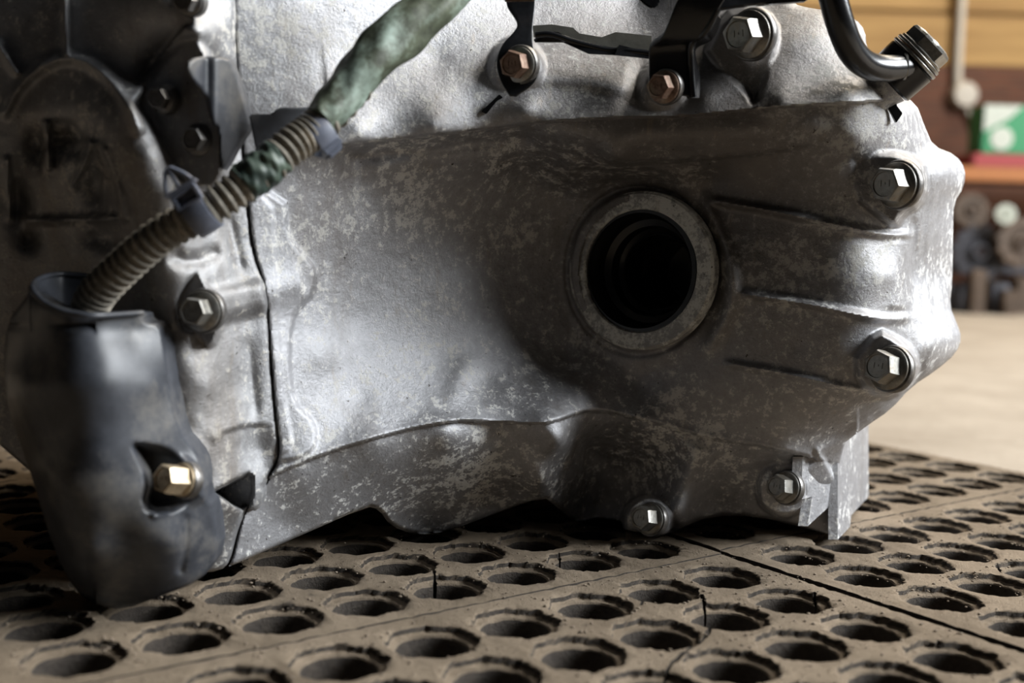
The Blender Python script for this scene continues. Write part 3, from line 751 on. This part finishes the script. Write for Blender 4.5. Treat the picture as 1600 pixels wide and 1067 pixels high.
# tab and dark hanging part at the top edge
slab('cable_tab', [(985, -20), (1030, -20), (1031, 6), (1020, 14), (1008, 8), (998, -2)], .418, .003, BLACK, G)
slab('cable_tab', [(786, -14), (838, -14), (838, 1), (786, 2)], .415, .002, RUST, G)

# large folded black bracket
bb = ribbon('black_bracket', [(1094, -60, .400), (1070, -20, .402), (1054, 10, .404), (1036, 52, .408), (1016, 72, .414), (1014, 100, .416), (1014, 140, .417)],
       [(1200, -60, .400), (1148, -20, .400), (1120, 20, .402), (1100, 56, .407), (1078, 66, .413), (1078, 100, .4155), (1078, 152, .417)], .0022, BLACK, G)
ribbon('bracket_flange', [(1118, 20, .402), (1100, 52, .406), (1076, 66, .4125), (1076, 110, .415), (1076, 154, .416)], [(1124, 28, .412), (1112, 58, .414), (1084, 78, .420), (1091, 120, .423), (1090, 154, .424)], .0018, BLACK, bb)
tube('flange_roll', [P(1122, 14, .401), P(1102, 50, .405), P(1081, 68, .411), P(1080, 110, .414), P(1084, 152, .415)], .0012, BLACK, bb, 10)
slab('bracket_arm', [(1060, -40), (1290, -40), (1262, 1), (1200, 6), (1150, 10), (1100, 20)], [.400, .404, .405, .404, .402, .402], .004, BLACK, bb)

# black cooler pipe with banjo fitting
pipe = tube('cooler_pipe', [P(1290, -60, .405), P(1300, -10, .406), P(1314, 40, .409), P(1330, 78, .414), P(1352, 100, .420), P(1382, 107, .426), P(1420, 104, .432)], [21.5 * .408 / F] * 4 + [21 * .42 / F] * 2 + [19 * .432 / F], BLACK, G, 28)
xs_, uz_ = RX, UX
ax = (RX * .70 + UX * .66 - fwd * .36).normalized()
cbj = P(1409, 109, .438); kk = .438 / F
ban = lathe('banjo_fitting', [(38 * kk, -27 * kk), (42 * kk, -24 * kk), (43 * kk, 18 * kk), (41 * kk, 21 * kk), (20 * kk, 21 * kk)], cbj, ax, BLACK, pipe, 56)
lathe('pipe_collar', [(18 * kk, -2.2 * kk), (22 * kk, -1.6 * kk), (22 * kk, 1.6 * kk), (18 * kk, 2.2 * kk)], P(1411, 104, .4305), RX, STEEL, pipe, 32)
for h0, rr in ((22, 43), (29, 42)):
    lathe('sealing_washer', [(20 * kk, h0 * kk), (rr * kk, h0 * kk), ((rr + .8) * kk, (h0 + 1) * kk), ((rr + .8) * kk, (h0 + 4) * kk), (rr * kk, (h0 + 5) * kk), (20 * kk, (h0 + 5) * kk)], cbj, ax, STEEL, ban, 56)
lathe('banjo_bolt', [(38 * kk, 34 * kk), (40 * kk, 35 * kk), (40 * kk, 38 * kk), (34 * kk, 40 * kk), (38 * kk, 40 * kk), (38 * kk, 55 * kk), (35.5 * kk, 59 * kk), (28 * kk, 61 * kk), (2 * kk, 62 * kk)], cbj, ax, STEEL, ban, 60, True, 28, {4: .2, 5: .2, 6: .2})
lathe('port_boss', [(30 * kk, -60 * kk), (34 * kk, -40 * kk), (38 * kk, -28 * kk), (20 * kk, -27 * kk)], cbj, ax, CAST, G, 40)
slab('locating_tab', [(1357, 126), (1378, 128), (1397, 149), (1404, 154), (1401, 164), (1411, 177), (1401, 192), (1383, 157)], [.437, .438, .438, .438, .438, .438, .438, .438], .002, BLACK, G, .0003)
rebase(G)

# ------------------------------------------------------------------ wiring conduit with wrap and clips
Wc = empty('cable_conduit', P(330, 325, .346), 'dusty corrugated cable conduit with green tape wrap, running down into the black cover', 'cable')
path = [(136, 500, .357), (150, 462, .354), (196, 414, .350), (254, 366, .347), (326, 326, .346), (392, 280, .350), (455, 228, .356), (498, 196, .362), (560, 128, .372), (640, 50, .384), (740, -50, .400)]
W = [P(*q) for q in path]
cum = 60
tube('corrugated_tube', W[:9], [27 * q[2] / F for q in path[:9]], CONDUIT, Wc, 24, rfun=lambda t, a: 1.0 + .12 * (max(0, math.sin(t * 2 * math.pi * 44)) ** .5 if math.sin(t * 2 * math.pi * 44) > 0 else -.9 * abs(math.sin(t * 2 * math.pi * 44)) ** .6), n=44 * 10)
def crinkle(t, a): return 1 + .05 * math.sin(t * 13 + 2 * a) + .05 * math.sin(t * 19 - 3 * a + 1) + .03 * math.sin(t * 37 + 5 * a) + .03 * math.sin(7 * a + t * 9)
tube('green_tape_wrap', [P(500, 190, .361), P(520, 168, .364), P(548, 132, .369), P(590, 84, .375), P(640, 40, .382), P(690, 2, .389), P(745, -55, .400)], [27 * .36 / F, 29 * .364 / F, 32 * .37 / F, 37 * .375 / F, 37 * .382 / F, 31 * .39 / F, 30 * .4 / F], TAPE, Wc, 28, rfun=crinkle, n=110)
tube('dark_tape_wrap', [P(378, 288, .3485), P(398, 274, .350), P(418, 258, .352), P(436, 243, .3535)], [30 * .35 / F, 32 * .35 / F, 31 * .352 / F, 28 * .354 / F], DTAPE, Wc, 24, rfun=crinkle, n=40)
def frame_at(a, b):
    t = (b - a).normalized(); nfront = (-fwd - t * (-fwd).dot(t)).normalized(); s = t.cross(nfront).normalized()
    return t, s, nfront
def clip(pa, pb, r, halfw, name='hose_clip'):
    a = P(*pa); b = P(*pb); t, s, nf = frame_at(a, b); c = (a + b) / 2
    bm = bmesh.new(); R_ = []
    for (rr, h) in ((r, -halfw), (r * 1.09, -halfw), (r * 1.12, -halfw * .9), (r * 1.12, halfw * .9), (r * 1.09, halfw), (r, halfw)):
        ring = [bm.verts.new(c + t * h + (s * math.cos(2 * math.pi * j / 32) + nf * math.sin(2 * math.pi * j / 32)) * rr) for j in range(32)]; R_.append(ring)
    for i in range(5):
        for j in range(32): bm.faces.new((R_[i][j], R_[i][(j + 1) % 32], R_[i + 1][(j + 1) % 32], R_[i + 1][j]))
    o = frombm(name, bm, CLIP, Wc, True, 40)
    return o, c, t, s, nf
def obox(name, c, axes, s, m, parent, bev=.0003):
    bm = bmesh.new(); bmesh.ops.create_cube(bm, size=1)
    for v in bm.verts: v.co = Vector(c) + axes[0] * v.co.x * s[0] + axes[1] * v.co.y * s[1] + axes[2] * v.co.z * s[2]
    if bev: bmesh.ops.bevel(bm, geom=list(bm.edges), offset=bev, segments=2, affect='EDGES')
    return frombm(name, bm, m, parent, True, 40)
u_ = .345 / F
o, c, t, s, nf = clip((296, 346, .3455), (333, 322, .3455), 30 * u_, 19 * u_)
su = -s if (-s).z > 0 else s            # across the tube, upwards in view
# square head with a window: four bars
hc = c + su * 24 * u_ + nf * 26 * u_
for (dx, dy, sx, sy) in ((0, 13, 44, 7), (0, -9, 44, 5), (-19, 2, 7, 24), (19, 2, 7, 24)):
    obox('clip_head_bar', hc + t * dx * u_ + su * dy * u_, (t, su, nf), (sx * u_, sy * u_, 12 * u_), CLIP, o)
obox('clip_head_back', hc - nf * 8 * u_, (t, su, nf), (40 * u_, 26 * u_, 4 * u_), CLIP, o)
top = hc + su * 22 * u_
obox('clip_foot', top - su * 3 * u_, (t, su, nf), (56 * u_, 4 * u_, 22 * u_), CLIP, o)
for dx in (-18, 0, 18):
    tube('clip_barb', [top + t * (dx * 1.25) * u_ + nf * 5 * u_, top + t * dx * .9 * u_ + su * 14 * u_ + nf * 5 * u_, top + t * (dx * .25 - 1) * u_ + su * 32 * u_ + nf * 1 * u_], 3.8 * u_, CLIP, o, 8)
tube('clip_barb', [top + t * 5 * u_ + su * 31 * u_, top - t * 5 * u_ + su * 33 * u_], 4.2 * u_, CLIP, o, 8)
u_ = .36 / F
o, c, t, s, nf = clip((478, 222, .3605), (508, 196, .3635), 32 * u_, 17 * u_)
su = -s if (-s).z > 0 else s
obox('clip_head_bar', c - su * 36 * u_ + nf * 6 * u_, (t, su, nf), (34 * u_, 10 * u_, 24 * u_), CLIP, o)
obox('clip_foot', c - su * 43 * u_ + nf * 6 * u_, (t, su, nf), (26 * u_, 5 * u_, 14 * u_), CLIP, o)
rebase(Wc)

# ------------------------------------------------------------------ blurred workshop things along the back wall
YB = 2.45
def pbox(name, x0, y0, x1, y1, Y, dep, m, label=None, cat=None, group=None, parent=None, bev=.004):
    a = P(x0, y1, Y); b = P(x1, y0, Y); c = (a + b) / 2; c.y = Y + dep / 2
    o = box(name, (0, 0, 0) if parent is None else c, (abs(b.x - a.x), dep, abs(b.z - a.z)), m, parent, bev)
    if parent is None: o.location = c
    if label: tag(o, label, cat, group)
    return o
REDP = simple('red_paint', (.33, .03, .03), .45); ORANGE = simple('orange_paint', (.38, .13, .025), .5); GREEN = simple('green_card', (.02, .24, .09), .5)
WHITE = simple('white_card', (.50, .53, .46), .5); GREYM = simple('dark_scrap_metal', (.06, .06, .07), .45, .4, 60, .5); BLUEW = simple('pale_blue_enamel', (.60, .68, .85), .3)
BROWNP = simple('brown_scrap', (.09, .06, .04), .7, 0, 60, .5); WIRE = simple('grey_pipe_paint', (.50, .44, .36), .5)
# bench against the wall
bt = P(1500, 262, YB).z
bench = empty('workbench', (1.25, YB + .1, -.0145), 'low dark workbench with an orange front edge by the brick wall', 'workbench')
box('bench_top', (1.25, YB + .11, bt - .012), (1.0, .22, .024), BROWNP, bench, .003)
box('front_edge', (1.25, YB - .004, bt - .012), (1.0, .008, .030), ORANGE, bench, .002)
for xx in (.80, 1.25, 1.70):
    box('leg', (xx, YB + .10, (bt - .024 - .0145) / 2), (.035, .16, bt - .024 + .0145), GREYM, bench, .003)
box('shelf', (1.25, YB + .11, .075), (.95, .2, .015), GREYM, bench, .003)
rebase(bench)
tray = pbox('red_tray', 1520, 233, 1660, 252, YB + .01, .12, REDP, 'shallow red tray under the green and white box', 'tray')
tray.location.z = bt + .004 + (P(1600, 233, YB).z - P(1600, 252, YB).z) / 2
gz = tray.location.z + tray.dimensions.z / 2
gb = empty('parts_box', (P(1575, 230, YB + .02).x, YB + .06, gz), 'green and white cardboard parts box on the red tray', 'box')
g0 = P(1534, 230, YB + .02).x; g1 = P(1650, 230, YB + .02).x; gh = P(1600, 156, YB).z - P(1600, 234, YB).z
box('carton', ((g0 + g1) / 2, YB + .06, gz + gh / 2), (g1 - g0, .08, gh), GREEN, gb, .003)
bm = bmesh.new(); q = [(g0 + .001, gz + gh * .45), (g0 + .001, gz + gh - .001), (g0 + (g1 - g0) * .52, gz + gh - .001), (g0 + (g1 - g0) * .34, gz + gh * .72)]
vs = [bm.verts.new((x, YB + .0195, z)) for x, z in q]; f = bm.faces.new(vs); r_ = bmesh.ops.extrude_face_region(bm, geom=[f])
for g in r_['geom']:
    if isinstance(g, bmesh.types.BMVert): g.co.y -= .001
frombm('white_panel', bm, WHITE, gb, False)
lathe('white_disc', [(.024, 0), (.024, .0012), (.001, .0014)], Vector((P(1571, 215, YB).x, YB + .019, P(1571, 215, YB).z)), (0, -1, 0), WHITE, gb, 32)
rebase(gb)
# conduit, junction box and slanting cable on the wall
pz = P(1500, 150, YW).z
pc = empty('wall_pipe', (P(1503, 150, YW).x, YW - .02, pz), 'pale thin pipe running down the wall to a small round junction box', 'pipe')
tube('pipe_run', [Vector((P(1505, 0, YW - .02).x, YW - .012, 1.2)), Vector((P(1505, 0, YW - .02).x, YW - .012, pz + .1)), Vector((P(1502, 150, YW - .02).x, YW - .012, pz))], .010, WIRE, pc, 12)
lathe('junction_box', [(.028, 0), (.030, .004), (.030, .026), (.026, .032), (.002, .033)], Vector((P(1502, 150, YW).x, YW, pz)), (0, -1, 0), WIRE, pc, 24)
tube('slanting_cable', [P(1505, 160, YW - .012), P(1520, 190, YW - .012), P(1538, 232, YW - .012), P(1548, 262, YW - .012)], .005, WIRE, pc, 10)
rebase(pc)
# scrap parts stored under and on the bench
random.seed(4)
def gearwheel(name, px, py, Y, rpx, m, label, tilt=0.):
    c = P(px, py, Y); R = rpx * Y / F; n = Vector((math.sin(tilt) - .2, -1, .15)).normalized(); x, y, z = basis(n); bm = bmesh.new(); rg = []
    for (rr, h, tooth) in ((.25, 0, 0), (.9, 0, .1), (.9, .3, .1), (.62, .32, 0), (.55, .2, 0), (.35, .2, 0), (.3, .45, 0), (.16, .45, 0), (.16, .05, 0)):
        rg.append([bm.verts.new((x * math.cos(2 * math.pi * j / 48) + y * math.sin(2 * math.pi * j / 48)) * R * (rr + (tooth if (j // 2) % 2 else 0)) + z * h * R) for j in range(48)])
    for i in range(len(rg) - 1):
        for j in range(48): bm.faces.new((rg[i][j], rg[i][(j + 1) % 48], rg[i + 1][(j + 1) % 48], rg[i + 1][j]))
    o = frombm(name, bm, m, None, True, 35); o.location = c; tag(o, label, 'machine part', 'scrap machine parts by the bench'); return o
gearwheel('gear_wheel', 1530, 395, YB - .05, 44, GREYM, 'dark toothed gear wheel standing against the bench near the casing edge')
gearwheel('gear_wheel', 1590, 380, YB - .08, 40, BROWNP, 'brown toothed gear wheel in front of the bench at the right edge', .3)
gearwheel('gear_wheel', 1515, 330, YB + .0, 28, BROWNP, 'small brown gear wheel high up under the bench edge', .2)
gearwheel('brake_disc', 1571, 335, YB - .1, 16, WHITE, 'small pale round disc in front of the dark scrap parts')
lathe_o = lathe('enamel_mug', [(.012, 0), (.018, .002), (.020, .045), (.018, .045), (.016, .004), (.001, .004)], (0, 0, 0), (0, 0, 1), BLUEW, None, 28)
lathe_o.location = P(1585, 455, YB - .35); lathe_o.location.z = -.0145; tag(lathe_o, 'small pale blue enamel cup on the floor by the scrap parts', 'cup')
for k_ in range(7):
    px = 1495 + k_ * 17; hgt = random.uniform(35, 70); mm = random.choice([GREYM, GREYM, BROWNP])
    Yk = YB - .03 - .02 * (k_ % 3)
    a = P(px - 13, 452, Yk); b = P(px + 13, 452 - hgt, Yk)
    bm = bmesh.new(); g = bmesh.ops.create_cube(bm, size=1)
    for v in bm.verts: v.co = Vector((v.co.x * (b.x - a.x), v.co.y * .02, v.co.z * (b.z - a.z + .0)))
    bmesh.ops.subdivide_edges(bm, edges=list(bm.edges), cuts=2)
    for v in bm.verts: v.co += Vector((random.uniform(-.004, .004), random.uniform(-.003, .003), random.uniform(-.005, .004) if v.co.z > 0 else 0))
    zmin = min(v.co.z for v in bm.verts)
    for v in bm.verts: v.co.z -= zmin
    bmesh.ops.bevel(bm, geom=list(bm.edges), offset=.002, segments=1, affect='EDGES')
    o = frombm('scrap_casting', bm, mm, None, True, 40); o.location = ((a.x + b.x) / 2, Yk, -.0145)
    tag(o, ('brown' if mm is BROWNP else 'dark grey') + ' lumpy scrap casting below the bench, ' + ['nearest the gearbox edge', 'second from the gearbox edge', 'third from the gearbox edge', 'fourth from the gearbox edge', 'fifth from the gearbox edge', 'sixth from the gearbox edge', 'at the right edge of the picture'][k_], 'machine part', 'scrap castings below the bench')
